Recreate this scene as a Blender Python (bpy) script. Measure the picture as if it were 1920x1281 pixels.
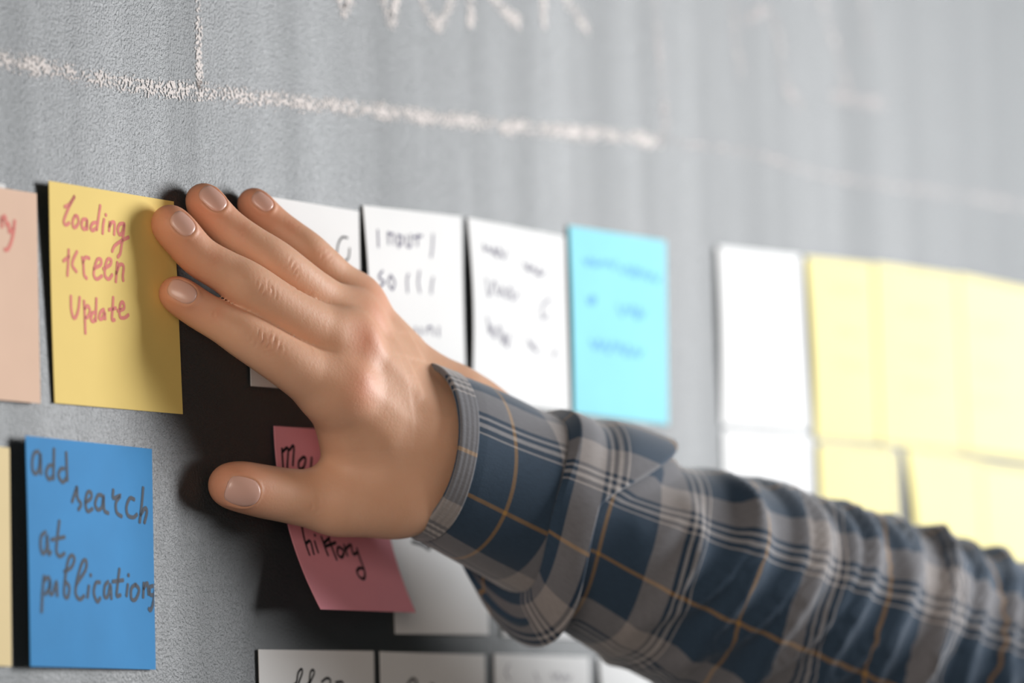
import bpy, math, random
import numpy as np
from math import radians, cos, sin, pi

# ------------------------------------------------------------------ clear
for o in list(bpy.data.objects):
    bpy.data.objects.remove(o)
scene = bpy.context.scene
COL = scene.collection
ZOFF = 1.40            # height of the local origin (top-left corner of the yellow note) above the floor

# ------------------------------------------------------------------ camera
YAW, PIT, ROLL, FPX = radians(30.43), radians(5.33), radians(-1.73), 10000.0
CAM = np.array([-1494.0, -1060.0, -230.0])          # mm, wall coordinates (wall is y = 0)
fw = np.array([cos(YAW) * cos(PIT), sin(YAW) * cos(PIT), sin(PIT)])
r0 = np.array([sin(YAW), -cos(YAW), 0.0])
u0 = np.cross(r0, fw)
rt = cos(ROLL) * r0 + sin(ROLL) * u0
up = -sin(ROLL) * r0 + cos(ROLL) * u0
cam_data = bpy.data.cameras.new('camera')
cam = bpy.data.objects.new('camera', cam_data)
COL.objects.link(cam)
cam_data.sensor_fit = 'HORIZONTAL'
cam_data.sensor_width = 36.0
cam_data.lens = 36.0 * FPX / 1920.0
cam_data.clip_start = 0.05
cam_data.clip_end = 50
from mathutils import Matrix
M4 = Matrix.Identity(4)
for i in range(3):
    M4[i][0] = rt[i]; M4[i][1] = up[i]; M4[i][2] = -fw[i]
M4[0][3], M4[1][3], M4[2][3] = CAM[0] / 1000, CAM[1] / 1000, CAM[2] / 1000 + ZOFF
cam.matrix_world = M4
cam_data.dof.use_dof = True
cam_data.dof.focus_distance = 1.898
cam_data.dof.aperture_fstop = 5.6
cam_data.dof.aperture_blades = 0
scene.camera = cam

# ------------------------------------------------------------------ light
world = bpy.data.worlds.new('room')
scene.world = world
world.use_nodes = True
bg = world.node_tree.nodes['Background']
bg.inputs[0].default_value = (0.93, 0.97, 1.0, 1)
bg.inputs[1].default_value = 0.04

def area(name, loc, target, sx, sy, power, colr):
    l = bpy.data.lights.new(name, 'AREA')
    l.shape = 'RECTANGLE'; l.size = sx; l.size_y = sy; l.energy = power; l.color = colr
    o = bpy.data.objects.new(name, l); COL.objects.link(o)
    from mathutils import Vector
    o.location = loc
    o.rotation_euler = (Vector(target) - Vector(loc)).to_track_quat('-Z', 'Y').to_euler()
    return o
SUN_A, SUN_E, SUN_D = radians(38), radians(6.5), 1.5     # window seen from the hand: angle off the wall, elevation, distance
tgt = (0.15, 0.0, ZOFF - 0.08)
area('window_light', (tgt[0] + SUN_D * cos(SUN_A) * cos(SUN_E), -SUN_D * sin(SUN_A) * cos(SUN_E), tgt[2] + SUN_D * sin(SUN_E)),
     tgt, 0.5, 0.65, 34.0, (0.97, 0.985, 1.0))
# warm fill lamp added behind the camera, brightens the hand's camera-facing sides
area('side_fill_light', (-3.6, -1.75, ZOFF + 0.05), tgt, 2.0, 1.6, 75.0, (1.0, 0.87, 0.76))

scene.view_settings.view_transform = 'Standard'
scene.view_settings.look = 'None'
scene.view_settings.gamma = 1.0
scene.view_settings.use_curve_mapping = False
scene.view_settings.exposure = 0.0

# ------------------------------------------------------------------ helpers
def at(px, py, h):
    """pixel + distance off the wall (mm) -> (u, h, v) in mm"""
    d = fw * FPX + rt * (px - 960.0) - up * (py - 640.5)
    t = (-h - CAM[1]) / d[1]
    P = CAM + t * d
    return np.array([P[0], h, P[2]])

def W(P):
    """(u,h,v) mm -> world metres"""
    P = np.asarray(P, float)
    return np.stack([P[..., 0], -P[..., 1], P[..., 2] + ZOFF * 1000], -1) / 1000.0

def make(name, verts, faces, m=None, parent=None, smooth=False, props=None):
    me = bpy.data.meshes.new(name)
    me.from_pydata([tuple(v) for v in verts], [], [tuple(int(i) for i in f) for f in faces])
    if smooth:
        me.polygons.foreach_set('use_smooth', [True] * len(me.polygons))
    me.update()
    o = bpy.data.objects.new(name, me)
    COL.objects.link(o)
    if m: me.materials.append(m)
    if parent: o.parent = parent
    for k, v in (props or {}).items(): o[k] = v
    return o

def mat(name):
    m = bpy.data.materials.new(name)
    m.use_nodes = True
    nt = m.node_tree
    return m, nt, nt.nodes['Principled BSDF'], nt.nodes['Material Output']

def N(nt, typ, **kw):
    n = nt.nodes.new(typ)
    for k, v in kw.items():
        if k.startswith('i_'):
            n.inputs[k[2:].replace('_', ' ')].default_value = v
        else:
            setattr(n, k, v)
    return n

def srgb(r, g, b):
    f = lambda c: (c / 255 / 12.92) if c / 255 <= 0.04045 else ((c / 255 + 0.055) / 1.055) ** 2.4
    return (f(r), f(g), f(b), 1.0)

# ------------------------------------------------------------------ board material
def board_noise(nt, link_to=None):
    """the grain of the painted board in object space: shared by paint and chalk"""
    tc = N(nt, 'ShaderNodeNewGeometry')
    n1 = N(nt, 'ShaderNodeTexNoise'); n1.inputs['Scale'].default_value = 850; n1.inputs['Detail'].default_value = 3.0
    n1.inputs['Roughness'].default_value = 0.55
    nt.links.new(tc.outputs['Position'], n1.inputs['Vector'])
    return tc, n1

m_board, nt, bs, out = mat('chalkboard_paint')
tc, n1 = board_noise(nt)
bs.inputs['Base Color'].default_value = (0.006, 0.013, 0.016, 1)
bs.inputs['IOR'].default_value = 2.05
# vertical roller bands: slight differences of sheen along the board
mp = N(nt, 'ShaderNodeMapping'); mp.inputs['Scale'].default_value = (38, 1, 1.2)
nt.links.new(tc.outputs['Position'], mp.inputs['Vector'])
nb = N(nt, 'ShaderNodeTexNoise'); nb.inputs['Scale'].default_value = 1.0; nb.inputs['Detail'].default_value = 2.0
nt.links.new(mp.outputs[0], nb.inputs['Vector'])
mr = N(nt, 'ShaderNodeMapRange'); mr.inputs['From Min'].default_value = 0.3; mr.inputs['From Max'].default_value = 0.7
mr.inputs['To Min'].default_value = 0.50; mr.inputs['To Max'].default_value = 0.60
nt.links.new(nb.outputs['Fac'], mr.inputs['Value'])
nt.links.new(mr.outputs[0], bs.inputs['Roughness'])
bump = N(nt, 'ShaderNodeBump'); bump.inputs['Strength'].default_value = 0.95; bump.inputs['Distance'].default_value = 0.00065
nt.links.new(n1.outputs['Fac'], bump.inputs['Height'])
nt.links.new(bump.outputs[0], bs.inputs['Normal'])

def chalk_mat(name, col, lo, hi, maxa):
    m, nt, bs, out = mat(name)
    tc, n1 = board_noise(nt)
    bs.inputs['Base Color'].default_value = col
    bs.inputs['Roughness'].default_value = 0.95
    bs.inputs['Specular IOR Level'].default_value = 0.1
    n2 = N(nt, 'ShaderNodeTexNoise'); n2.inputs['Scale'].default_value = 70; n2.inputs['Detail'].default_value = 2
    nt.links.new(tc.outputs['Position'], n2.inputs['Vector'])
    at_ = N(nt, 'ShaderNodeAttribute'); at_.attribute_name = 'edge'
    a1 = N(nt, 'ShaderNodeMath', operation='MULTIPLY_ADD'); a1.inputs[1].default_value = 0.35
    nt.links.new(n2.outputs['Fac'], a1.inputs[0]); nt.links.new(n1.outputs['Fac'], a1.inputs[2])
    a2 = N(nt, 'ShaderNodeMath', operation='MULTIPLY_ADD'); a2.inputs[1].default_value = 0.22
    nt.links.new(at_.outputs['Fac'], a2.inputs[0]); nt.links.new(a1.outputs[0], a2.inputs[2])
    mr = N(nt, 'ShaderNodeMapRange'); mr.inputs['From Min'].default_value = lo; mr.inputs['From Max'].default_value = hi
    mr.inputs['To Max'].default_value = maxa
    nt.links.new(a2.outputs[0], mr.inputs['Value'])
    nt.links.new(mr.outputs[0], bs.inputs['Alpha'])
    bump = N(nt, 'ShaderNodeBump'); bump.inputs['Strength'].default_value = 0.6; bump.inputs['Distance'].default_value = 0.0006
    nt.links.new(n1.outputs['Fac'], bump.inputs['Height']); nt.links.new(bump.outputs[0], bs.inputs['Normal'])
    return m
m_chalk = chalk_mat('white_chalk', (0.86, 0.80, 0.77, 1), 0.835, 0.92, 0.92)
m_chalk_faint = chalk_mat('faint_chalk', (0.74, 0.66, 0.64, 1), 0.86, 1.02, 0.7)

# ------------------------------------------------------------------ wall and floor
wall = make('wall_back', [(-2.2, 0, 0), (3.4, 0, 0), (3.4, 0, 2.7), (-2.2, 0, 2.7), (-2.2, .1, 0), (3.4, .1, 0), (3.4, .1, 2.7), (-2.2, .1, 2.7)],
            [(0, 1, 2, 3), (5, 4, 7, 6), (4, 0, 3, 7), (1, 5, 6, 2), (3, 2, 6, 7), (4, 5, 1, 0)], m_board,
            props={'kind': 'structure', 'label': 'black chalkboard-painted wall with grainy sheen'})
m_floor, nt, bs, out = mat('floor_concrete')
nz = N(nt, 'ShaderNodeTexNoise'); nz.inputs['Scale'].default_value = 6
cr = N(nt, 'ShaderNodeValToRGB'); cr.color_ramp.elements[0].color = (.10, .095, .09, 1); cr.color_ramp.elements[1].color = (.17, .165, .16, 1)
nt.links.new(nz.outputs['Fac'], cr.inputs[0]); nt.links.new(cr.outputs[0], bs.inputs['Base Color'])
bs.inputs['Roughness'].default_value = 0.7
make('floor', [(-2.2, -4, 0), (3.4, -4, 0), (3.4, .1, 0), (-2.2, .1, 0), (-2.2, -4, -.05), (3.4, -4, -.05), (3.4, .1, -.05), (-2.2, .1, -.05)],
     [(0, 1, 2, 3), (7, 6, 5, 4), (4, 5, 1, 0), (5, 6, 2, 1), (6, 7, 3, 2), (7, 4, 0, 3)], m_floor, props={'kind': 'structure'})

# ------------------------------------------------------------------ ribbons (ink and chalk strokes)
def smooth_poly(pts, sub=4):
    pts = [np.array(p, float) for p in pts]
    if len(pts) < 3:
        return [pts[0] + (pts[-1] - pts[0]) * t for t in np.linspace(0, 1, sub + 1)]
    outp = []
    ext = [2 * pts[0] - pts[1]] + pts + [2 * pts[-1] - pts[-2]]
    for i in range(1, len(ext) - 2):
        p0, p1, p2, p3 = ext[i - 1:i + 3]
        for k in range(sub):
            t = k / sub
            outp.append(0.5 * ((2 * p1) + (-p0 + p2) * t + (2 * p0 - 5 * p1 + 4 * p2 - p3) * t * t + (-p0 + 3 * p1 - 3 * p2 + p3) * t ** 3))
    outp.append(pts[-1])
    return outp

def ribbon(poly, width, V, F, place, across=1):
    """flat stroke; poly in a plane (mm), place maps plane mm -> (u,h,v)"""
    P = np.array(poly)
    T = np.gradient(P, axis=0)
    L = np.linalg.norm(T, axis=1, keepdims=True); L[L < 1e-6] = 1
    T = T / L
    P = np.vstack([P[:1] - T[:1] * width * .3, P, P[-1:] + T[-1:] * width * .3])
    T = np.vstack([T[:1], T, T[-1:]])
    Nn = np.stack([-T[:, 1], T[:, 0]], 1)
    w = np.full(len(P), width); w[0] *= .55; w[-1] *= .55
    n = 2 * across + 1
    base = len(V)
    E = []
    for i in range(len(P)):
        for k in range(n):
            s = (k / (n - 1) - .5)
            V.append(place(P[i] + Nn[i] * w[i] * s))
            E.append(1 - abs(2 * s) ** 2 if 0 < i < len(P) - 1 else 0.0)
    for i in range(len(P) - 1):
        for k in range(n - 1):
            a = base + i * n + k
            F.append((a, a + n, a + n + 1, a + 1))
    return E

# ------------------------------------------------------------------ chalk drawing on the board
def chalk_stroke(name, pxpts, width, m, lab=None, h=0.25):
    mm = [at(p[0], p[1], h)[[0, 2]] for p in pxpts]
    V, F = [], []
    E = ribbon(smooth_poly(mm, 5), width, V, F, lambda q: (q[0], h, q[1]), across=3)
    o = make(name, W(np.array(V)), F, m, wall)
    a = o.data.attributes.new('edge', 'FLOAT', 'POINT')
    a.data.foreach_set('value', np.array(E, dtype=np.float32))
    return o
chalk_stroke('chalk_line', [(-150, 80), (0, 108), (100, 130), (250, 160), (370, 173), (500, 187), (650, 201), (800, 219), (950, 237), (1100, 249), (1240, 264)], 9.0, m_chalk)
chalk_stroke('chalk_line', [(1240, 264), (1330, 276), (1420, 290), (1520, 322), (1640, 345), (1800, 366), (2000, 400)], 5.0, m_chalk_faint)
chalk_stroke('chalk_line', [(364, -220), (368, -100), (371, 0), (373, 80), (375, 160)], 6.2, m_chalk)
chalk_stroke('chalk_line', [(1216, -150), (1228, 0), (1240, 130), (1250, 264)], 9.5, m_chalk_faint)
for letter in ([[(618, -150), (634, -40), (646, 24), (672, -60), (690, -120), (712, -30), (735, 44), (748, -40), (768, -140)]],
               [[(800, -150), (782, -90), (784, -30), (800, 20), (822, 48), (842, 10), (850, -60), (838, -120), (812, -152)]],
               [[(880, -140), (882, -40), (884, 48)], [(880, -135), (920, -140), (935, -90), (905, -40), (928, -2), (975, 46)]],
               [[(1012, -130), (1016, -30), (1020, 50)], [(1075, -130), (1030, -50), (1060, -6), (1102, 58)]]):
    V, F, E = [], [], []
    for st in letter:
        mm = [at(p[0], p[1], .25)[[0, 2]] for p in st]
        E += ribbon(smooth_poly(mm, 5), 9.0, V, F, lambda q: (q[0], .25, q[1]), across=3)
    o = make('chalk_letter', W(np.array(V)), F, m_chalk, wall)
    a = o.data.attributes.new('edge', 'FLOAT', 'POINT'); a.data.foreach_set('value', np.array(E, dtype=np.float32))
for st in ([(1372, 0), (1380, 80), (1392, 145)], [(1400, 40), (1440, 20), (1462, 80), (1470, 150), (1500, 200)],
           [(1535, -30), (1552, 40), (1575, 110), (1590, 170)], [(1610, -60), (1622, 20), (1636, 90)], [(1560, 180), (1620, 188), (1660, 196)]):
    chalk_stroke('chalk_mark', st, 9.0, m_chalk_faint)

# ------------------------------------------------------------------ sticky notes
def paper_mat(name, c, var=0.06, trans=0.0):
    m, nt, bs, out = mat(name)
    tc = N(nt, 'ShaderNodeNewGeometry')
    n1 = N(nt, 'ShaderNodeTexNoise'); n1.inputs['Scale'].default_value = 45; n1.inputs['Detail'].default_value = 3
    n2 = N(nt, 'ShaderNodeTexNoise'); n2.inputs['Scale'].default_value = 1600; n2.inputs['Detail'].default_value = 2
    for n in (n1, n2): nt.links.new(tc.outputs['Position'], n.inputs['Vector'])
    mx = N(nt, 'ShaderNodeMix', data_type='RGBA')
    mx.inputs['A'].default_value = tuple(x * (1 - var) for x in c[:3]) + (1,)
    mx.inputs['B'].default_value = tuple(min(1, x * (1 + var)) for x in c[:3]) + (1,)
    nt.links.new(n1.outputs['Fac'], mx.inputs['Factor'])
    nt.links.new(mx.outputs['Result'], bs.inputs['Base Color'])
    bs.inputs['Roughness'].default_value = 0.75
    bs.inputs['Specular IOR Level'].default_value = 0.25
    bump = N(nt, 'ShaderNodeBump'); bump.inputs['Strength'].default_value = 0.12; bump.inputs['Distance'].default_value = 0.0002
    nt.links.new(n2.outputs['Fac'], bump.inputs['Height']); nt.links.new(bump.outputs[0], bs.inputs['Normal'])
    return m
PAPER = {
    'white': paper_mat('white_paper', (0.76, 0.76, 0.755), .03),
    'yellow': paper_mat('yellow_paper', (0.87, 0.65, 0.20), .05),
    'lemon': paper_mat('lemon_paper', (0.74, 0.65, 0.30), .04),
    'peach': paper_mat('peach_paper', (0.78, 0.54, 0.40), .06),
    'cream': paper_mat('cream_paper', (0.82, 0.66, 0.36), .04),
    'blue': paper_mat('blue_paper', (0.035, 0.25, 0.56), .12),
    'cyan': paper_mat('cyan_paper', (0.25, 0.64, 0.74), .06),
    'pink': paper_mat('pink_paper', (0.80, 0.33, 0.39), .05),
}
def ink_mat(name, c):
    m, nt, bs, out = mat(name)
    n1 = N(nt, 'ShaderNodeTexNoise'); n1.inputs['Scale'].default_value = 350
    tc = N(nt, 'ShaderNodeNewGeometry'); nt.links.new(tc.outputs['Position'], n1.inputs['Vector'])
    mx = N(nt, 'ShaderNodeMix', data_type='RGBA')
    mx.inputs['A'].default_value = tuple(x * .85 for x in c[:3]) + (1,); mx.inputs['B'].default_value = tuple(min(1, x * 1.15) for x in c[:3]) + (1,)
    nt.links.new(n1.outputs['Fac'], mx.inputs['Factor']); nt.links.new(mx.outputs['Result'], bs.inputs['Base Color'])
    bs.inputs['Roughness'].default_value = 0.7; bs.inputs['Specular IOR Level'].default_value = 0.2
    return m
INK = {'red': ink_mat('red_ink', (0.74, 0.22, 0.18)), 'black': ink_mat('black_ink', (0.012, 0.012, 0.015)),
       'grey': ink_mat('washed_black_ink', (0.06, 0.075, 0.10)), 'violet': ink_mat('violet_ink', (0.10, 0.09, 0.16)),
       'blue': ink_mat('pale_blue_ink', (0.14, 0.40, 0.78)), 'pale': ink_mat('pale_grey_ink', (0.36, 0.35, 0.38)),
       'sand': ink_mat('pale_brown_ink', (0.62, 0.48, 0.28))}

def inv_bilinear(c, p):
    """pixel p -> (s,t) in the quad c = TL,TR,BR,BL"""
    c = np.array(c, float); s = t = 0.5
    for _ in range(25):
        f = (1 - s) * (1 - t) * c[0] + s * (1 - t) * c[1] + s * t * c[2] + (1 - s) * t * c[3] - p
        ds = (1 - t) * (c[1] - c[0]) + t * (c[2] - c[3]); dt = (1 - s) * (c[3] - c[0]) + s * (c[2] - c[1])
        J = np.stack([ds, dt], 1)
        d = np.linalg.solve(J, -f); s += d[0]; t += d[1]
    return np.array([s, t])

TH = 0.22
def note(colour, corners, lift, label, bow=(0, 0), curl=0.0, curlp=1.8, strokes=None, ink='black', inkw=1.2, group=None, base=0.3, name='sticky_note', wav=0.0, split=0):
    """corners: pixels TL,TR,BR,BL; lift: mm off the wall at those corners; bow: extra lift in the middle of (left, right) edge"""
    lift = [base + l for l in lift]
    hb = [lift[0], lift[1], lift[2] + curl, lift[3] + curl]
    C3 = [at(c[0], c[1], h) for c, h in zip(corners, hb)]
    def surf(s, t, off=0.0):
        s = np.asarray(s, float); t = np.asarray(t, float)
        P = ((1 - s) * (1 - t))[..., None] * C3[0] + (s * (1 - t))[..., None] * C3[1] + (s * t)[..., None] * C3[2] + ((1 - s) * t)[..., None] * C3[3]
        h = (1 - s) * (1 - t) * lift[0] + s * (1 - t) * lift[1] + s * t * lift[2] + (1 - s) * t * lift[3]
        h = h + curl * np.clip(t, 0, 2) ** curlp + (bow[0] * (1 - s) ** 2 + bow[1] * s ** 2) * np.sin(np.pi * np.clip(t, 0, 1))
        h = h + wav * np.sin(s * 5.1 + 0.8) * np.sin(t * 3.3 + .4) * (t ** .5) * (0.5 + 0.5 * (1 - s))
        P = P.copy(); P[..., 1] = np.maximum(h, base) + off
        return P
    n = 20
    g = np.linspace(0, 1, n + 1)
    S, T = np.meshgrid(g, g)
    top = surf(S, T, TH).reshape(-1, 3); bot = surf(S, T, 0).reshape(-1, 3)
    V = np.vstack([top, bot]); F = []
    m = (n + 1)
    for j in range(n):
        for i in range(n):
            a = j * m + i
            F.append((a + m, a + m + 1, a + 1, a))
            b = a + m * m
            F.append((b, b + 1, b + m + 1, b + m))
    K = m * m; rim = []
    for i in range(n):
        for a, b in ((i, i + 1), ((n * m) + i + 1, (n * m) + i), ((i + 1) * m, i * m), (i * m + n, (i + 1) * m + n)):
            q = 2 * K + len(rim)
            rim += [V[a], V[b], V[b + K], V[a + K]]
            F.append((q, q + 1, q + 2, q + 3))
    V = np.vstack([V, np.array(rim)])
    org = W(surf(0.5, 0.5)[None])[0]
    o = make(name, W(V) - org, F, PAPER[colour], smooth=True, props={'label': label, 'category': 'sticky note'})
    o.location = org
    if group: o['group'] = group
    me = o.data
    # keep the edges of the sheet crisp
    for p in me.polygons:
        if p.index >= 2 * n * n: p.use_smooth = False
    if strokes:
        sx = np.linalg.norm(C3[1] - C3[0]); sy = np.linalg.norm(C3[3] - C3[0])
        for block in ([strokes] if not split else [strokes[:split], strokes[split:]]):
            V2, F2 = [], []
            for st in block:
                q = []
                for p in st:
                    s_t = inv_bilinear(corners, np.array(p, float))
                    q.append((s_t[0] * sx, s_t[1] * sy))
                if len(q) == 1: q = [(q[0][0] - .3, q[0][1]), (q[0][0] + .3, q[0][1])]
                ribbon(smooth_poly(q, 4), inkw, V2, F2, lambda z: surf(np.clip(z[0] / sx, .005, .995), np.clip(z[1] / sy, .005, .995), TH + 0.12))
            make('handwriting', W(np.array(V2)) - org, [f[::-1] for f in F2], INK[ink], o)
    return o

def crop(x0, y0, sc, strokes):
    return [[(x0 + x / sc, y0 + y / sc) for x, y in st] for st in strokes]

def scrib(x0, y0, x1, y1, amp, n, seed=0):
    """a run of loopy handwriting between two pixels"""
    rnd = random.Random(seed + int(x0) * 7 + int(y0)); res = []; cur = []
    for i in range(n * 2 + 1):
        f = i / (n * 2)
        cur.append((x0 + (x1 - x0) * f + rnd.uniform(-3, 3), y0 + (y1 - y0) * f + (amp if i % 2 else -amp) * rnd.uniform(.4, 1.1)))
        if i % 5 == 4 and rnd.random() < .6:
            res.append(cur); cur = [cur[-1]]
    res.append(cur)
    return [c for c in res if len(c) > 1]

txt_yellow = crop(90, 330, 4.269, [
    [(125, 248), (165, 225), (205, 160), (170, 225), (132, 320), (120, 370), (138, 392), (165, 375)],
    [(208, 318), (190, 360), (195, 408), (215, 408), (236, 370), (226, 325), (208, 318)],
    [(298, 348), (268, 350), (260, 400), (280, 428), (297, 400), (302, 350), (302, 430)],
    [(375, 372), (345, 380), (330, 415), (345, 437), (372, 420)], [(405, 235), (392, 330), (378, 432)],
    [(437, 345), (428, 400), (425, 462)], [(450, 312)],
    [(482, 368), (476, 440)], [(476, 405), (500, 370), (520, 382), (516, 470)],
    [(592, 380), (560, 387), (545, 430), (560, 470), (582, 450), (598, 380), (590, 470), (575, 560), (565, 620), (545, 650)],
    [(500, 605), (520, 560), (570, 522), (632, 490)],
    [(160, 590), (156, 700), (150, 800)], [(118, 682), (165, 645)], [(225, 605), (195, 670), (190, 720), (222, 768)],
    [(265, 650), (275, 720), (280, 790), (302, 822)], [(270, 695), (290, 652), (322, 660)],
    [(355, 742), (410, 712), (412, 670), (385, 668), (365, 720), (355, 790), (380, 826), (422, 800)],
    [(430, 745), (485, 712), (492, 672), (465, 668), (445, 730), (445, 800), (475, 826), (502, 790)],
    [(542, 690), (530, 850)], [(532, 785), (560, 712), (592, 722), (586, 800), (590, 840)],
    [(178, 960), (180, 1060), (195, 1130), (215, 1132), (236, 1070), (246, 970)],
    [(280, 1000), (285, 1100), (290, 1262)], [(285, 1062), (310, 1040), (326, 1080), (310, 1130), (290, 1132)],
    [(376, 980), (372, 1162)], [(370, 1092), (345, 1100), (335, 1150), (355, 1166), (370, 1140)],
    [(436, 1068), (410, 1090), (400, 1140), (425, 1142), (441, 1090), (446, 1148)],
    [(510, 970), (505, 1060), (500, 1150), (522, 1152)], [(475, 1072), (532, 1058)],
    [(545, 1082), (595, 1062), (590, 1015), (570, 1020), (560, 1080), (565, 1130), (600, 1136), (632, 1112)]])
txt_blue = crop(40, 810, 3.769, [
    [(115, 140), (85, 150), (70, 210), (75, 280), (100, 295), (120, 240), (125, 150), (130, 300)],
    [(215, 240), (185, 240), (165, 290), (185, 337), (215, 312)], [(220, 120), (215, 337)],
    [(290, 260), (265, 265), (250, 310), (280, 357), (310, 322)], [(305, 145), (312, 345)],
    [(380, 390), (345, 497)], [(380, 395), (385, 470), (410, 512), (390, 552)],
    [(440, 502), (480, 470), (480, 430), (455, 430), (440, 500), (455, 562), (492, 545)],
    [(560, 450), (530, 450), (510, 510), (530, 552), (560, 530), (570, 450), (575, 552), (606, 577)],
    [(640, 410), (640, 470), (692, 450), (660, 500), (665, 570), (702, 600)],
    [(792, 480), (760, 470), (735, 530), (745, 590), (785, 606), (812, 585)],
    [(855, 395), (845, 520), (830, 642)], [(835, 590), (870, 540), (882, 570), (865, 645)],
    [(160, 710), (130, 740), (125, 810), (140, 862), (165, 830), (170, 730), (180, 862), (196, 850)],
    [(255, 630), (240, 760), (235, 850), (260, 882), (292, 860)], [(200, 765), (292, 745)],
    [(150, 1020), (140, 1140), (135, 1275)], [(145, 1062), (180, 1030), (192, 1090), (160, 1152)],
    [(190, 1060), (190, 1140), (212, 1142), (236, 1060), (242, 1162)],
    [(290, 990), (340, 960), (362, 900), (340, 875), (315, 920), (295, 1050), (290, 1150), (315, 1172), (326, 1100), (300, 1060)],
    [(375, 1080), (440, 980), (446, 915), (420, 920), (385, 1030), (370, 1140), (400, 1186), (432, 1160)],
    [(465, 1090), (455, 1172)], [(478, 1015)],
    [(545, 1065), (515, 1070), (500, 1140), (525, 1202), (547, 1175)],
    [(605, 1060), (580, 1090), (575, 1160), (600, 1166), (620, 1080), (626, 1182)],
    [(685, 970), (670, 1090), (665, 1160), (692, 1155)], [(635, 1060), (712, 1050)],
    [(745, 1080), (735, 1162)], [(750, 1015)],
    [(800, 1080), (770, 1110), (770, 1180), (800, 1186), (826, 1120), (800, 1080)],
    [(860, 1070), (855, 1172)], [(858, 1110), (885, 1070), (895, 1152)],
    [(935, 1090), (905, 1100), (905, 1150), (935, 1150), (940, 1100), (930, 1200), (910, 1262), (895, 1250)]])
txt_pink = crop(500, 780, 3.37, [
    [(118, 205), (146, 332)], [(125, 225), (155, 205), (170, 330)], [(165, 215), (188, 190), (202, 312)],
    [(258, 258), (235, 290), (245, 332), (270, 322), (274, 270), (258, 258)], [(310, 262), (316, 335)],
    [(285, 690), (300, 780), (325, 877)], [(310, 802), (336, 790), (352, 872)],
    [(362, 790), (380, 862)], [(365, 752)],
    [(405, 760), (440, 880)], [(420, 802), (456, 768)],
    [(455, 785), (492, 908)], [(430, 822), (494, 798)],
    [(505, 828), (500, 870), (525, 892), (542, 852), (512, 825)],
    [(545, 812), (562, 882)], [(548, 845), (582, 812)],
    [(590, 810), (600, 872), (628, 858)], [(625, 835), (640, 900), (660, 980), (650, 1026), (625, 1020), (610, 985), (630, 960), (652, 965)]])
txt_peach = crop(0, 320, 2.785, [[(-60, 240), (-50, 290), (-30, 235), (-22, 285)], [(2, 245), (5, 295)], [(2, 262), (18, 238), (30, 285)], [(40, 275), (46, 322), (66, 300)], [(72, 262), (66, 320), (55, 372), (36, 412), (20, 412)]])
txt_A = crop(480, 360, 3.767, [[(640, 325), (600, 322), (572, 370), (562, 440)], [(655, 400), (645, 470), (610, 492)], [(490, 378), (480, 400)], [(440, 330), (420, 420)]])
txt_B = crop(480, 360, 3.767, [
    [(845, 270), (845, 392)], [(920, 372), (918, 290), (932, 300), (955, 300), (957, 372)], [(988, 300), (990, 395)], [(990, 310), (1020, 320), (1010, 372), (990, 375)],
    [(1050, 310), (1050, 380), (1080, 382), (1082, 300)], [(1132, 300), (1125, 382)], [(1100, 322), (1162, 310)], [(1240, 300), (1235, 400), (1225, 462)],
    [(870, 560), (840, 605), (882, 640), (848, 672)], [(930, 590), (910, 640), (940, 692), (957, 640), (930, 590)],
    [(1060, 582), (1048, 620), (1052, 712)], [(1140, 560), (1130, 640), (1142, 712)], [(1240, 605), (1230, 660), (1225, 718)],
    [(1110, 955), (1115, 1022)], [(1150, 960), (1150, 1012)], [(1190, 1002), (1200, 960), (1230, 960), (1242, 1012)], [(1280, 955), (1280, 1022)]])
txt_C = scrib(900, 466, 945, 478, 10, 4) + scrib(978, 500, 1018, 512, 9, 4) + scrib(905, 538, 965, 556, 16, 4) + [[(1030, 560), (1014, 575), (1014, 598), (1026, 590)]] \
    + scrib(906, 610, 950, 640, 16, 4) + scrib(984, 640, 1006, 660, 9, 2) + [[(1042, 655), (1034, 672)]]
txt_cy = scrib(1092, 492, 1150, 496, 9, 5) + scrib(1160, 506, 1236, 522, 10, 6) + scrib(1098, 566, 1114, 562, 9, 2) + scrib(1158, 578, 1210, 592, 12, 4) + scrib(1104, 645, 1204, 664, 11, 7)
txt_D = scrib(1375, 515, 1462, 530, 9, 6) + scrib(1378, 575, 1440, 584, 9, 5) + scrib(1388, 645, 1468, 656, 10, 5)

note('white', [(-228, 302), (9, 346), (16, 700), (-222, 690)], (0, .3, 0, 0), 'white sticky note peeking out above the peach note, behind it', base=0.2)
note('peach', [(-165, 326), (68, 363), (75, 757), (-158, 737)], (0, .8, 1.0, .5), 'peach sticky note with red handwriting beside the yellow loading note', strokes=txt_peach, ink='red', inkw=1.5, base=0.75, wav=.8)
note('yellow', [(91, 339), (325, 378), (342, 777), (102, 756)], (2.6, .1, .1, .4), 'yellow sticky note reading Loading screen Update in red under the fingertips', strokes=txt_yellow, ink='red', inkw=1.35, bow=(-.3, 0))
note('cream', [(-215, 812), (17, 840), (21, 1250), (-210, 1243)], (0, .4, .6, .3), 'cream sticky note beside the deep blue note')
note('blue', [(47, 817), (284, 842), (291, 1256), (57, 1250)], (3.2, .3, .8, 3.6), 'deep blue sticky note reading add search at publications', strokes=txt_blue, ink='grey', inkw=1.5, wav=.4)
note('white', [(462, 362), (672, 396), (680, 740), (470, 724)], (.3, .3, .5, .5), 'white sticky note partly covered by the ring and little fingers', strokes=txt_A, ink='black', inkw=.9)
note('white', [(680, 385), (864, 406), (873, 748), (690, 735)], (.4, .3, .5, .3), 'white sticky note with three lines of black writing behind the knuckles', strokes=txt_B, ink='violet', inkw=1.0, bow=(1.7, 0))
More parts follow.
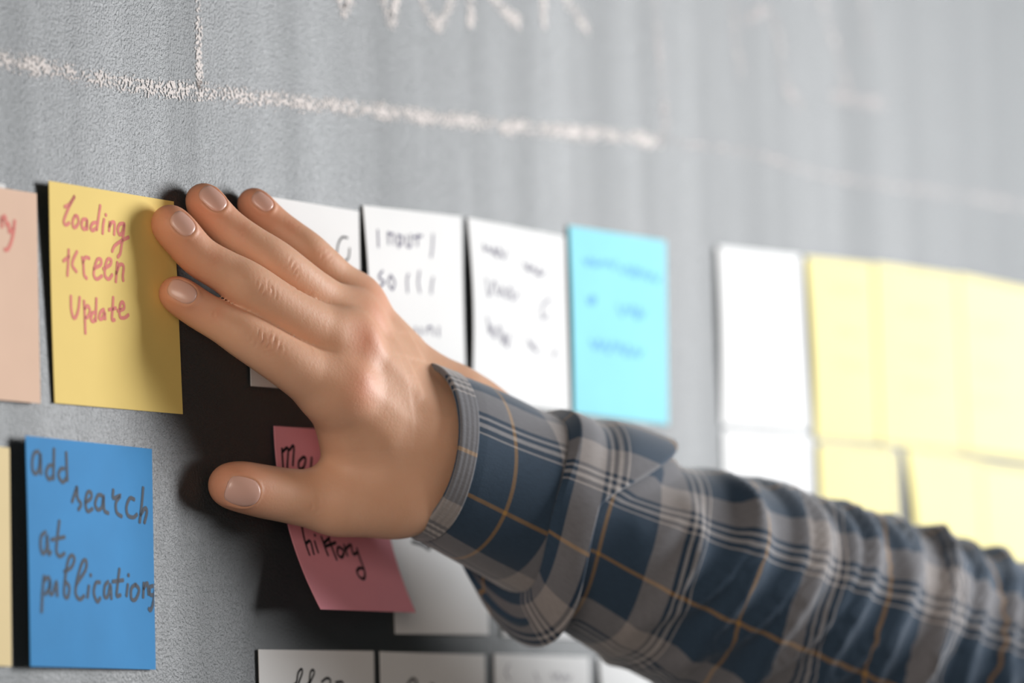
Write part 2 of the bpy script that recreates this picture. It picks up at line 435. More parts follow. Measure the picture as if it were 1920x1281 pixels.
note('white', [(876, 408), (1058, 444), (1068, 772), (884, 752)], (.4, .3, .5, .4), 'white sticky note with faint writing beside the cyan note', strokes=txt_C, ink='violet', inkw=.9, bow=(1.9, 0))
note('cyan', [(1066, 423), (1247, 452), (1252, 797), (1076, 774)], (.6, .3, .5, .8), 'bright cyan sticky note with blue writing above the shirt sleeve', strokes=txt_cy, ink='blue', inkw=1.3, bow=(.4, 0))
note('white', [(1346, 462), (1500, 480), (1516, 806), (1353, 796)], (1.0, .3, .3, .3), 'white sticky note with faint writing beside the lemon yellow notes', strokes=txt_D, ink='pale', inkw=1.2, bow=(.8, 0))
note('white', [(1355, 806), (1518, 818), (1526, 1130), (1362, 1110)], (.3, .3, .3, .3), 'blank white sticky note half hidden behind the sleeve, below another white note')
G = 'lemon yellow sticky notes beyond the sleeve'
def sc3(x, y): return scrib(x, y, x + 62, y + 10, 9, 4) + scrib(x + 8, y + 78, x + 58, y + 88, 9, 3) + scrib(x + 2, y + 140, x + 66, y + 150, 9, 4)
note('lemon', [(1511, 482), (1662, 499), (1676, 829), (1529, 822)], (1.5, .3, .3, .5), 'lemon sticky note beside the white notes, upper row beyond the sleeve', strokes=sc3(1560, 540), ink='sand', group=G, bow=(.9, 0))
note('lemon', [(1640, 494), (1805, 520), (1818, 846), (1652, 830)], (.9, .4, .4, .6), 'lemon sticky note between two other lemon notes, upper row beyond the sleeve', strokes=sc3(1690, 580), ink='sand', group=G, base=.75)
note('lemon', [(1797, 516), (1955, 552), (1968, 866), (1812, 846)], (.6, .3, .5, .6), 'lemon sticky note farthest from the white notes, upper row beyond the sleeve', strokes=sc3(1820, 610), ink='sand', group=G, base=1.2)
note('lemon', [(1533, 833), (1676, 846), (1690, 1150), (1545, 1140)], (.8, .3, .4, .8), 'lemon sticky note in the lower row beside the white note, above the sleeve', group=G)
note('lemon', [(1697, 840), (1850, 872), (1866, 1172), (1717, 1152)], (.5, .4, .4, .6), 'lemon sticky note in the lower row with a dark gap on one side', group=G, bow=(2.6, 0))
note('lemon', [(1838, 874), (1990, 893), (2005, 1190), (1855, 1168)], (.4, .3, .4, .5), 'lemon sticky note overlapping its neighbour in the lower row beyond the sleeve', group=G, base=.8)
note('pink', [(513, 799), (712, 812), (779, 1149), (601, 1143)], (.3, .2, -1.5, 0), 'pink sticky note curling off the board under the thumb', strokes=txt_pink, ink='black', inkw=1.25, curl=17.0, curlp=2.2, base=.6, split=5)
note('white', [(722, 838), (905, 850), (916, 1191), (741, 1189)], (.3, .2, .4, .4), 'shaded white sticky note behind the pink note and the shirt cuff', strokes=[[(770, 1016), (790, 1022), (802, 1030), (806, 1020), (820, 1030), (834, 1024)]], ink='black', inkw=1.4)
note('white', [(934, 854), (1112, 870), (1122, 1200), (942, 1194)], (.3, .2, .4, .4), 'white sticky note behind the sleeve, lit beside the shaded one')
G = 'white notes of the bottom row'
note('white', [(484, 1218), (700, 1221), (708, 1602), (494, 1604)], (.6, .3, .4, .4), 'white bottom row sticky note with looped black letters below the pink note', strokes=crop(480, 1190, 2.4615, [[(150, 240), (178, 224), (186, 180), (201, 160), (206, 176), (190, 224), (192, 245)], [(210, 240), (236, 224), (242, 180), (253, 164), (261, 178), (242, 224), (246, 245)], [(295, 220), (318, 202), (336, 212), (330, 240)], [(360, 222), (390, 220), (400, 245)]]), ink='black', inkw=1.0, group=G)
note('white', [(712, 1222), (908, 1228), (916, 1595), (722, 1594)], (.8, .3, .4, .4), 'white bottom row sticky note between the looped letters and the brightly lit note', strokes=crop(480, 1190, 2.4615, [[(690, 240), (705, 214), (722, 206), (735, 222), (725, 245)], [(800, 230), (830, 250)]]), ink='black', inkw=1.3, group=G)
note('white', [(926, 1226), (1104, 1232), (1112, 1585), (934, 1586)], (.5, .3, .4, .4), 'brightly lit white bottom row sticky note with pale writing', strokes=[[(952, 1246), (946, 1262), (954, 1275)], [(1000, 1262), (1008, 1280)]] + scrib(1030, 1268, 1070, 1272, 6, 3), ink='pale', inkw=1.0, group=G)
note('white', [(1122, 1234), (1296, 1246), (1304, 1590), (1130, 1582)], (.5, .3, .4, .4), 'white bottom row sticky note with a dark slit beside it, under the sleeve', group=G, bow=(1.8, 0))
# ------------------------------------------------------------------ person: right hand and forearm
def rcone(P, a, b, r1, r2):
    """signed distance to a round cone"""
    ba = b - a
    l2 = float(ba @ ba); rr = r1 - r2; a2 = l2 - rr * rr; il2 = 1.0 / l2
    pa = P - a.astype(np.float32)
    y = pa @ ba.astype(np.float32)
    z = y - l2
    t = pa * np.float32(l2) - y[..., None] * ba.astype(np.float32)
    x2 = np.einsum('...i,...i->...', t, t)
    y2 = y * y * l2; z2 = z * z * l2
    k = np.sign(rr) * rr * rr * x2
    d = (np.sqrt(x2 * a2 * il2) + y * rr) * il2 - r1
    m1 = np.sign(z) * a2 * z2 > k
    m2 = np.sign(y) * a2 * y2 < k
    d = np.where(m2, np.sqrt(x2 + y2) * il2 - r1, d)
    d = np.where(m1, np.sqrt(x2 + z2) * il2 - r2, d)
    return d.astype(np.float32)

def smin(a, b, k):
    h = np.maximum(k - np.abs(a - b), 0) / k
    return np.minimum(a, b) - h * h * k * 0.25

def J(px, py, h, r):
    return (at(px, py, h), r)
# joints: pixel of the centre line, distance off the wall (mm), radius (mm)
FING = {
    'index': [J(329, 550, 6.6, 5.9), J(347, 562, 8.6, 6.4), J(378, 583, 12.0, 6.6), J(424, 609, 18.0, 7.0), J(466, 634, 23.0, 8.0), J(540, 681, 30.5, 8.9), J(628, 733, 36.0, 11.6)],
    'middle': [J(318, 419, 6.9, 6.6), J(337, 440, 9.2, 7.0), J(374, 481, 13.0, 7.0), J(424, 511, 19.0, 7.3), J(468, 538, 24.0, 8.3), J(546, 591, 30.0, 8.9), J(640, 648, 35.0, 11.3)],
    'ring': [J(381, 377, 6.7, 6.4), J(397, 397, 8.8, 6.7), J(427, 428, 12.5, 6.7), J(472, 461, 18.5, 6.9), J(519, 495, 23.5, 7.8), J(585, 549, 27.5, 8.3), J(654, 606, 30.0, 10.2)],
    'little': [J(475, 383, 6.2, 5.9), J(490, 399, 8.2, 6.1), J(517, 424, 11.5, 6.1), J(549, 449, 16.0, 6.3), J(580, 476, 20.0, 7.0), J(622, 520, 23.0, 7.6), J(664, 574, 25.0, 9.2)],
}
THUMB = [J(431, 910, 8.6, 7.8), J(458, 914, 10.8, 8.8), J(496, 922, 13.2, 9.2), J(536, 929, 16.0, 9.4), J(588, 936, 21.0, 10.3), J(640, 938, 27.0, 11.6), J(745, 916, 38.0, 15.5)]
def dense(ch, sub=7):
    q = smooth_poly([np.append(c, r) for c, r in ch], sub)
    return [(x[:3], float(x[3])) for x in q]
PALM = [
    (J(628, 733, 36, 11.6), J(765, 858, 42, 15)), (J(640, 648, 35, 11.3), J(782, 812, 44.5, 16.5)),
    (J(654, 606, 30, 10.2), J(796, 775, 43, 13)), (J(664, 574, 25, 9.2), J(806, 742, 41, 12.5)),
    (J(765, 858, 42, 15), J(832, 890, 43, 16)), (J(806, 742, 41, 12.5), J(862, 780, 44, 15)),
    (J(745, 916, 38, 15.5), J(832, 890, 43, 16)), (J(782, 812, 44.5, 16.5), J(850, 840, 46, 18)),
    (J(662, 770, 37, 10), J(690, 880, 35, 11)), (J(700, 800, 39, 11), J(735, 880, 38, 12)),
    (J(638, 775, 32, 6.5), J(652, 880, 28, 7.5)),
    (J(640, 938, 27, 11.6), J(745, 916, 38, 15.5)),
    (J(690, 915, 22, 11.5), J(775, 885, 28, 15)), (J(690, 672, 20, 10.5), J(790, 795, 28, 14)), (J(690, 740, 26, 10), J(775, 840, 28, 14)),
    (J(842, 828, 46.5, 19.5), J(985, 915, 59, 21)), (J(822, 895, 44, 16), J(965, 965, 57, 19)), (J(850, 775, 45, 15.5), J(990, 880, 59, 19)),
]
# knuckle heads standing proud on the back of the hand
KNUCK = [J(642, 720, 39.5, 8.2), J(652, 634, 38.2, 7.8), J(664, 595, 33.0, 7.0), J(671, 565, 27.5, 6.4)]
# hollows: between the thumb and index metacarpals, and between the knuckle heads
DENT = [J(668, 862, 48, 9.5), J(698, 880, 50.5, 9.5), J(668, 685, 55, 9.0), J(684, 620, 51, 8.0)]
nH = np.array([-0.15, 0.97, 0.05])

def sdf_palm(P):
    d = None
    for (a, ra), (b, rb) in PALM:
        c = rcone(P, a, b, ra, rb)
        d = c if d is None else smin(d, c, 9.0)
    for c_, r_ in KNUCK:
        d = smin(d, (np.linalg.norm(P - c_.astype(np.float32), axis=-1) - r_).astype(np.float32), 9.0)
    for c_, r_ in DENT:
        d = -smin(-d, (np.linalg.norm(P - c_.astype(np.float32), axis=-1) - r_).astype(np.float32), 8.0)
    return d
def sdf_chain(P, ch, k=1.0):
    d = None
    for (a, ra), (b, rb) in zip(ch[:-1], ch[1:]):
        c = rcone(P, a, b, ra, rb)
        d = c if d is None else smin(d, c, k)
    return d
CH = [dense(c) for c in list(FING.values()) + [THUMB]]
def sdf(P):
    p = sdf_palm(P); d = p
    for ch in CH:
        d = smin(d, smin(p, sdf_chain(P, ch), 7.0), 0.8)
    return smooth_floor(d, P)
def smooth_floor(d, P):
    return -smin(-d, -(np.float32(0.95) - P[..., 1]), 1.2)

HV = 0.75
lo = np.array([44.0, -1.0, -128.0]); hi = np.array([252.0, 84.0, 20.0])
nx, ny, nz = [int((hi[i] - lo[i]) / HV) + 1 for i in range(3)]
gx = (lo[0] + HV * np.arange(nx)).astype(np.float32); gy = (lo[1] + HV * np.arange(ny)).astype(np.float32); gz = (lo[2] + HV * np.arange(nz)).astype(np.float32)
vol = np.empty((nx, ny, nz), np.float32)
def gridpts(sx, sy, sz):
    A, B, C_ = np.meshgrid(gx[sx], gy[sy], gz[sz], indexing='ij')
    return np.stack([A, B, C_], -1)
def boxof(items, pad):
    Pm = np.array([c for c, r in items]); R_ = np.array([r for c, r in items])[:, None]
    mn = (Pm - R_).min(0) - pad; mx = (Pm + R_).max(0) + pad
    i0 = np.clip(np.floor((mn - lo) / HV).astype(int), 0, None); i1 = np.ceil((mx - lo) / HV).astype(int) + 1
    return slice(i0[0], min(i1[0], nx)), slice(i0[1], min(i1[1], ny)), slice(i0[2], min(i1[2], nz))
palm = np.full((nx, ny, nz), 50.0, np.float32)
allp = [x for pr in PALM for x in pr] + KNUCK
bx = boxof(allp, 12)
for i0 in range(bx[0].start, bx[0].stop, 40):       # in slabs, to keep memory small
    sl = (slice(i0, min(i0 + 40, bx[0].stop)), bx[1], bx[2])
    palm[sl] = sdf_palm(gridpts(*sl))
vol[:] = palm
for ch in CH:
    b = boxof(ch, 9)
    f = sdf_chain(gridpts(*b), ch)
    vol[b] = smin(vol[b], smin(palm[b], f, 7.0), 0.8)
vol[:] = -smin(-vol, -(np.float32(0.95) - gy)[None, :, None], 1.2)

def surface_nets(vol, lo, h):
    s = vol < 0
    c8 = [(i, j, k) for i in (0, 1) for j in (0, 1) for k in (0, 1)]
    sh = tuple(n - 1 for n in vol.shape)
    def sub(a, o): return a[o[0]:o[0] + sh[0], o[1]:o[1] + sh[1], o[2]:o[2] + sh[2]]
    cnt = np.zeros(sh, np.int8)
    for o in c8: cnt += sub(s, o)
    idx = np.argwhere((cnt > 0) & (cnt < 8))
    vid = np.full(sh, -1, np.int64); vid[tuple(idx.T)] = np.arange(len(idx))
    acc = np.zeros((len(idx), 3)); n = np.zeros(len(idx))
    for a in c8:
        for ax in range(3):
            if a[ax]: continue
            b = list(a); b[ax] = 1
            va = vol[idx[:, 0] + a[0], idx[:, 1] + a[1], idx[:, 2] + a[2]]; vb = vol[idx[:, 0] + b[0], idx[:, 1] + b[1], idx[:, 2] + b[2]]
            m = (va < 0) != (vb < 0)
            t = np.where(m, va / np.where(m, va - vb, 1), 0)
            p = np.tile(np.array(a, float), (len(idx), 1)); p[:, ax] += t
            acc[m] += p[m]; n[m] += 1
    V = (idx + acc / n[:, None]) * h + lo
    F = []
    for ax in range(3):
        o1, o2 = [(1, 2), (2, 0), (0, 1)][ax]
        a = [slice(None)] * 3; b = [slice(None)] * 3
        a[ax] = slice(0, -1); b[ax] = slice(1, None)
        ch = np.argwhere(s[tuple(a)] != s[tuple(b)])
        ch = ch[(ch[:, o1] > 0) & (ch[:, o2] > 0) & (ch[:, o1] < sh[o1]) & (ch[:, o2] < sh[o2])]
        e1 = np.zeros(3, int); e1[o1] = 1; e2 = np.zeros(3, int); e2[o2] = 1
        q = [vid[tuple((ch - e1 - e2).T)], vid[tuple((ch - e2).T)], vid[tuple(ch.T)], vid[tuple((ch - e1).T)]]
        inside = s[tuple(ch.T)]
        f = np.stack(q, 1)
        f[~inside] = f[~inside][:, ::-1]
        F.append(f)
    return V, np.vstack(F)
HVt, HF = surface_nets(vol, lo, HV)
def vnormals(V, F):
    fn = np.cross(V[F[:, 2]] - V[F[:, 0]], V[F[:, 3]] - V[F[:, 1]])
    n = np.zeros_like(V)
    for k in range(4): np.add.at(n, F[:, k], fn)
    return n / np.maximum(np.linalg.norm(n, axis=1, keepdims=True), 1e-9)
# one relaxation pass evens the grid out
def relax(V, F, f):
    s = np.zeros_like(V); c = np.zeros(len(V))
    for k in range(4):
        np.add.at(s, F[:, k], V[F[:, (k + 1) % 4]]); np.add.at(s, F[:, (k + 1) % 4], V[F[:, k]])
        np.add.at(c, F[:, k], 1); np.add.at(c, F[:, (k + 1) % 4], 1)
    return V + f * (s / c[:, None] - V)
for _ in range(2): HVt = relax(HVt, HF, .5)
HN = vnormals(HVt, HF)
if (HN * (HVt - HVt.mean(0))).sum() < 0: HF = HF[:, ::-1]; HN = -HN

# ---- wrinkles over the finger joints, nail beds, redness
disp = np.zeros(len(HVt)); red = np.zeros(len(HVt))
def frame(a, b, nrm):
    ax = (a - b) / np.linalg.norm(a - b)            # towards the tip
    n = nrm - (nrm @ ax) * ax; n /= np.linalg.norm(n)
    return ax, n, np.cross(ax, n)
def wrinkle(c, a, b, nrm, amp, lw, sw, wl, seed):
    global disp, red
    ax, n, bt = frame(a, b, nrm)
    q = HVt - c
    sel = np.linalg.norm(q, axis=1) < 22
    l, s, e = q[sel] @ ax, q[sel] @ bt, q[sel] @ n
    w = np.exp(-(l / lw) ** 2 - (s / sw) ** 2) * np.clip(e / 3, 0, 1)
    ph = l + 0.055 * s * s * np.sign(l) + 0.5 * np.sin(s * 0.9 + seed) + .35 * np.sin(s * 1.7 + l * .6 + 2 * seed)
    g = np.sin(2 * pi * ph / wl + seed)
    disp[sel] += amp * w * (g - 0.35 * g * g) * (.55 + .45 * np.sin(s * 1.25 + l * .8 + 3 * seed))
    red[sel] += .45 * w
TH_N = np.array([-0.45, 0.82, -0.36])
DORS = {'index': np.array([-.1, .97, -.22]), 'middle': np.array([-.1, .96, -.24]), 'ring': np.array([-.1, .96, -.24]), 'little': np.array([-.1, .96, -.20])}
for i, (k, ch) in enumerate(FING.items()):
    n = DORS[k]
    sc = 1.0 if k != 'little' else .75
    wrinkle(ch[4][0] + n * ch[4][1], ch[3][0], ch[5][0], n, .75 * sc, 6.0 * sc, 6.2 * sc, 2.3, 1.3 * i)
    wrinkle(ch[2][0] + n * ch[2][1], ch[1][0], ch[3][0], n, .22 * sc, 2.6, 5.0 * sc, 1.9, 2.1 * i)
    kn = KNUCK[i][0] + n * KNUCK[i][1]
    d = np.linalg.norm(HVt - kn, axis=1); red += .8 * np.exp(-(d / 8.0) ** 2)
    t = ch[0][0]; d = np.linalg.norm(HVt - t, axis=1); red += .75 * np.exp(-(d / 13.0) ** 2)
wrinkle(THUMB[3][0] + TH_N * THUMB[3][1] + (THUMB[4][0] - THUMB[3][0]) * .35, THUMB[2][0], THUMB[4][0], TH_N, .5, 4.6, 7.5, 3.1, .7)
d = np.linalg.norm(HVt - THUMB[0][0], axis=1); red += .75 * np.exp(-(d / 15.0) ** 2)
# extensor tendons on the back of the hand
for (a, b) in ((KNUCK[0][0], PALM[0][1][0]), (KNUCK[1][0], PALM[1][1][0]), (KNUCK[2][0], PALM[2][1][0]), (KNUCK[3][0], PALM[3][1][0])):
    ab = b - a; q = HVt - a
    t = np.clip((q @ ab) / (ab @ ab), 0, 1)
    dd = np.linalg.norm(q - t[:, None] * ab, axis=1)
    lat = np.linalg.norm(np.cross(q, ab) / np.linalg.norm(ab), axis=1)
    crs = np.abs((q - t[:, None] * ab) @ (np.cross(ab, nH) / np.linalg.norm(np.cross(ab, nH))))
    disp += .28 * np.exp(-(crs / 3.0) ** 2) * (HN @ nH > .2) * np.exp(-((t - .35) / .33) ** 2) * (dd < 22)

NAILS = []
def nail(ch, nrm, w, L, shift, idx):
    """nail plate fitted to the skin it lies on"""
    global disp
    ax, n, bt = frame(ch[0][0], ch[2][0], nrm)
    c = ch[0][0] + (ch[1][0] - ch[0][0]) * shift
    def skin(l, s):
        P = c + l[:, None] * ax + s[:, None] * bt + n * 16.0
        t = np.zeros(len(P))
        for _ in range(40):
            t += np.clip(sdf((P - t[:, None] * n).astype(np.float32)), -1, 4) * .8
        return 16.0 - t
    gl, gs = np.meshgrid(np.linspace(-L / 2, L / 2, 9), np.linspace(-w / 2, w / 2, 9), indexing='ij')
    gl, gs = gl.ravel(), gs.ravel()
    e = skin(gl, gs)
    ok = np.abs(e) < 14
    A = np.stack([np.ones_like(gl), gl, gs, gl * gl, gs * gs, gl * gs], 1)
    co = np.linalg.lstsq(A[ok], e[ok], rcond=None)[0]
    co[3] = max(co[3] * .55, -0.03); co[4] *= .95
    def plate(l, s): return co[0] + co[1] * l + co[2] * s + co[3] * l * l + co[4] * s * s + co[5] * l * s
    # bed and folds in the skin
    q = HVt - c
    sel = (np.linalg.norm(q, axis=1) < 20) & ((q @ n) > -1)
    l, s = q[sel] @ ax, q[sel] @ bt
    rr = (np.abs(2 * s / w) ** 2.6 + np.abs(2 * l / L) ** 2.6) ** (1 / 2.6)
    dist = (rr - 1) * w / 2
    ridge = .38 * np.exp(-((dist - .55) / .75) ** 2) * np.clip((L * .38 - l) / 2.5, 0, 1)
    bed = -0.75 * np.clip(-dist / 0.8, 0, 1)
    disp[sel] += ridge + bed
    NAILS.append((c, ax, n, bt, w, L, plate))
nail(FING['index'], DORS['index'], 7.8, 10.0, .05, 0)
nail(FING['middle'], DORS['middle'], 7.8, 9.4, .40, 1)
nail(FING['ring'], DORS['ring'], 8.2, 10.4, .25, 2)
nail(FING['little'], DORS['little'], 6.6, 8.2, .25, 3)
nail(THUMB, TH_N, 11.0, 12.0, .05, 4)
HP = HVt + HN * disp[:, None]

# ---- skin material
m_skin, nt, bs, out = mat('skin')
tcs = N(nt, 'ShaderNodeNewGeometry')
ar = N(nt, 'ShaderNodeAttribute'); ar.attribute_name = 'blush'
n1 = N(nt, 'ShaderNodeTexNoise'); n1.inputs['Scale'].default_value = 90; n1.inputs['Detail'].default_value = 4
n2 = N(nt, 'ShaderNodeTexVoronoi'); n2.inputs['Scale'].default_value = 900
n3 = N(nt, 'ShaderNodeTexNoise'); n3.inputs['Scale'].default_value = 700; n3.inputs['Detail'].default_value = 3
for n in (n1, n2, n3): nt.links.new(tcs.outputs['Position'], n.inputs['Vector'])
mx = N(nt, 'ShaderNodeMix', data_type='RGBA')
mx.inputs['A'].default_value = (0.67, 0.37, 0.23, 1); mx.inputs['B'].default_value = (0.74, 0.44, 0.295, 1)
nt.links.new(n1.outputs['Fac'], mx.inputs['Factor'])
mx2 = N(nt, 'ShaderNodeMix', data_type='RGBA'); mx2.inputs['B'].default_value = (0.66, 0.225, 0.12, 1)
nt.links.new(mx.outputs['Result'], mx2.inputs['A'])
mm_ = N(nt, 'ShaderNodeMath', operation='MULTIPLY'); mm_.use_clamp = True; mm_.inputs[1].default_value = .8
nt.links.new(ar.outputs['Fac'], mm_.inputs[0]); nt.links.new(mm_.outputs[0], mx2.inputs['Factor'])
nt.links.new(mx2.outputs['Result'], bs.inputs['Base Color'])
bs.inputs['Roughness'].default_value = 0.52
bs.inputs['Specular IOR Level'].default_value = 0.32
bs.inputs['Subsurface Weight'].default_value = 0.32
bs.inputs['Subsurface Radius'].default_value = (1.0, 0.35, 0.2)
bs.inputs['Subsurface Scale'].default_value = 0.004
ad = N(nt, 'ShaderNodeMath', operation='MULTIPLY_ADD'); ad.inputs[1].default_value = .6
nt.links.new(n2.outputs['Distance'], ad.inputs[0]); nt.links.new(n3.outputs['Fac'], ad.inputs[2])
bp = N(nt, 'ShaderNodeBump'); bp.inputs['Strength'].default_value = .2; bp.inputs['Distance'].default_value = .0003
nt.links.new(ad.outputs[0], bp.inputs['Height']); nt.links.new(bp.outputs[0], bs.inputs['Normal'])
m_nail, nt, bs, out = mat('nail')
nn = N(nt, 'ShaderNodeTexNoise'); nn.inputs['Scale'].default_value = 120
cr = N(nt, 'ShaderNodeValToRGB'); cr.color_ramp.elements[0].color = (.68, .39, .31, 1); cr.color_ramp.elements[1].color = (.76, .48, .40, 1)
nt.links.new(nn.outputs['Fac'], cr.inputs[0]); nt.links.new(cr.outputs[0], bs.inputs['Base Color'])
bs.inputs['Roughness'].default_value = 0.30
bs.inputs['Subsurface Weight'].default_value = 0.1; bs.inputs['Subsurface Radius'].default_value = (1, .4, .3); bs.inputs['Subsurface Scale'].default_value = .002

# ---- arm axis (shared by the forearm under the cloth and by the sleeve)
AX = [at(782, 838, 44), at(975, 930, 57), at(1190, 1032, 75), at(1405, 1118, 95), at(1825, 1283, 134)]
dlast = (AX[-1] - AX[-3]) / np.linalg.norm(AX[-1] - AX[-3])
AX.append(AX[-1] + dlast * 70)
AX.append(AX[-1] + np.array([40., 60., -8.])); AX.append(AX[-1] + np.array([25., 150., -20.]))
AXs = np.array(smooth_poly(AX, 24))
sl = np.concatenate([[0], np.cumsum(np.linalg.norm(np.diff(AXs, axis=0), axis=1))])
def axis(a):
    a = np.asarray(a, float)
    p = np.stack([np.interp(a, sl, AXs[:, k]) for k in range(3)], -1)
    ext = np.minimum(a, 0)[..., None]
    d0 = (AXs[6] - AXs[0]) / np.linalg.norm(AXs[6] - AXs[0])
    return p + ext * d0
def axframe(a):
    t = axis(a + 6) - axis(np.maximum(a - 6, 0)); t /= np.linalg.norm(t, axis=-1, keepdims=True)
    upv = np.array([0.05, 0.12, 1.0])
    w = upv - (t @ upv)[..., None] * t; w /= np.linalg.norm(w, axis=-1, keepdims=True)
    n = np.cross(w, t); n = np.where((n[..., 1:2] < 0), -n, n)
    return w, n
ALEN = sl[-1]
# forearm inside the sleeve, part of the same body mesh
fv, ff = [], []
na, nr = 26, 24
for i, a in enumerate(np.linspace(42, ALEN - 6, na)):
    w, n = axframe(np.array([a])); c = axis(np.array([a]))[0]
    R1 = np.interp(a, [0, 60, 160, 300, 600], [24, 27, 35, 37, 40])
    for k in range(nr):
        p = 2 * pi * k / nr
        fv.append(c + w[0] * R1 * cos(p) + n[0] * R1 * .9 * sin(p))
for i in range(na - 1):
    for k in range(nr):
        a_, b_ = i * nr + k, i * nr + (k + 1) % nr
        ff.append((a_, b_, b_ + nr, a_ + nr))
base = len(HP)
allv = np.vstack([HP, np.array(fv)])
allf = [tuple(f) for f in HF] + [tuple(base + i for i in f) for f in ff] + [tuple(base + k for k in range(nr))[::-1], tuple(base + (na - 1) * nr + k for k in range(nr))]
person = make('person', W(allv), allf, m_skin, smooth=True,
              props={'label': 'right hand and arm in a blue plaid shirt pressing fingertips on a yellow note', 'category': 'person'})
at_ = person.data.attributes.new('blush', 'FLOAT', 'POINT')
at_.data.foreach_set('value', np.concatenate([np.clip(red, 0, 1), np.zeros(len(fv))]).astype(np.float32))

for (c, ax, n, bt, w, L, plate) in NAILS:
    V, F = [], []
    nr_, na_ = 7, 36
    pts = [(0.0, 0.0)]
    for i in range(1, nr_ + 1):
        f = i / nr_
        for k in range(na_):
            p = 2 * pi * k / na_
            e = 2 / 2.6
            l = L / 2 * f * math.copysign(abs(cos(p)) ** e, cos(p)); s = w / 2 * f * math.copysign(abs(sin(p)) ** e, sin(p))
            pts.append((l, s))
    for lay, off in ((0, .12), (1, -.45)):
        for j, (l, s) in enumerate(pts):
            edge = 0.22 if (lay == 0 and j > na_ * (nr_ - 1)) else 0.0
            V.append(c + ax * l + bt * s + n * (plate(l, s) + off - edge))
    K = len(pts)
    for lay in (0, 1):
        o_ = lay * K
        for k in range(na_):
            k2 = (k + 1) % na_
            fcs = [(o_, o_ + 1 + k, o_ + 1 + k2)]
            for i in range(nr_ - 1):
                a_ = o_ + 1 + i * na_
                fcs.append((a_ + k, a_ + na_ + k, a_ + na_ + k2, a_ + k2))
            F += [f[::-1] for f in fcs] if lay == 0 else fcs
    r_ = 1 + (nr_ - 1) * na_
    for k in range(na_):
        k2 = (k + 1) % na_
        F.append((r_ + k, r_ + k2, K + r_ + k2, K + r_ + k))
    make('fingernail', W(np.array(V)), F, m_nail, person, smooth=True)

# ---- plaid cloth
def plaid(name, off_u, off_v):
    m, nt, bs, out = mat(name)
    uv = N(nt, 'ShaderNodeUVMap'); sep = N(nt, 'ShaderNodeSeparateXYZ'); nt.links.new(uv.outputs[0], sep.inputs[0])
    blue = (0.030, 0.055, 0.090, 1); tan = (0.29, 0.265, 0.256, 1); lite = (0.42, 0.395, 0.385, 1); orange = (0.36, 0.20, 0.06, 1); dark = (0.02, 0.035, 0.06, 1)
    stops = [(0.0, blue), (0.30, orange), (0.322, blue), (0.62, tan), (0.80, dark), (0.825, lite), (0.845, dark), (0.872, lite), (0.90, dark), (0.93, lite), (0.945, blue)]
    cols = []
    for ch, off in ((0, off_u), (1, off_v)):
        a = N(nt, 'ShaderNodeMath', operation='MULTIPLY_ADD'); a.inputs[1].default_value = 1 / 0.070; a.inputs[2].default_value = off
        nt.links.new(sep.outputs[ch], a.inputs[0])
        f = N(nt, 'ShaderNodeMath', operation='FRACT'); nt.links.new(a.outputs[0], f.inputs[0])
        r = N(nt, 'ShaderNodeValToRGB'); r.color_ramp.interpolation = 'CONSTANT'
        el = r.color_ramp.elements
        el[0].position, el[0].color = stops[0]; el[1].position, el[1].color = stops[1]
        for p, c in stops[2:]:
            e = el.new(p); e.color = c
        nt.links.new(f.outputs[0], r.inputs[0]); cols.append(r)
    mx = N(nt, 'ShaderNodeMix', data_type='RGBA'); mx.inputs['Factor'].default_value = .5
    nt.links.new(cols[0].outputs[0], mx.inputs['A']); nt.links.new(cols[1].outputs[0], mx.inputs['B'])
    nz = N(nt, 'ShaderNodeTexNoise'); nz.inputs['Scale'].default_value = 260; nz.inputs['Detail'].default_value = 3
    mp = N(nt, 'ShaderNodeMapping'); mp.inputs['Scale'].default_value = (1, 6, 1); nt.links.new(uv.outputs[0], mp.inputs['Vector']); nt.links.new(mp.outputs[0], nz.inputs['Vector'])
    mr = N(nt, 'ShaderNodeMapRange'); mr.inputs['To Min'].default_value = .75; mr.inputs['To Max'].default_value = 1.25
    nt.links.new(nz.outputs['Fac'], mr.inputs['Value'])
    mu = N(nt, 'ShaderNodeMix', data_type='RGBA', blend_type='MULTIPLY'); mu.inputs['Factor'].default_value = 1
    nt.links.new(mx.outputs['Result'], mu.inputs['A']); nt.links.new(mr.outputs[0], mu.inputs['B'])
    nt.links.new(mu.outputs['Result'], bs.inputs['Base Color'])
    bs.inputs['Roughness'].default_value = .85; bs.inputs['Specular IOR Level'].default_value = .2
    bs.inputs['Sheen Weight'].default_value = .35; bs.inputs['Sheen Roughness'].default_value = .4
    nw = N(nt, 'ShaderNodeTexNoise'); nw.inputs['Scale'].default_value = 1500; nt.links.new(uv.outputs[0], nw.inputs['Vector'])
    bp = N(nt, 'ShaderNodeBump'); bp.inputs['Strength'].default_value = .3; bp.inputs['Distance'].default_value = .0003
    nt.links.new(nw.outputs['Fac'], bp.inputs['Height']); nt.links.new(bp.outputs[0], bs.inputs['Normal'])
    return m

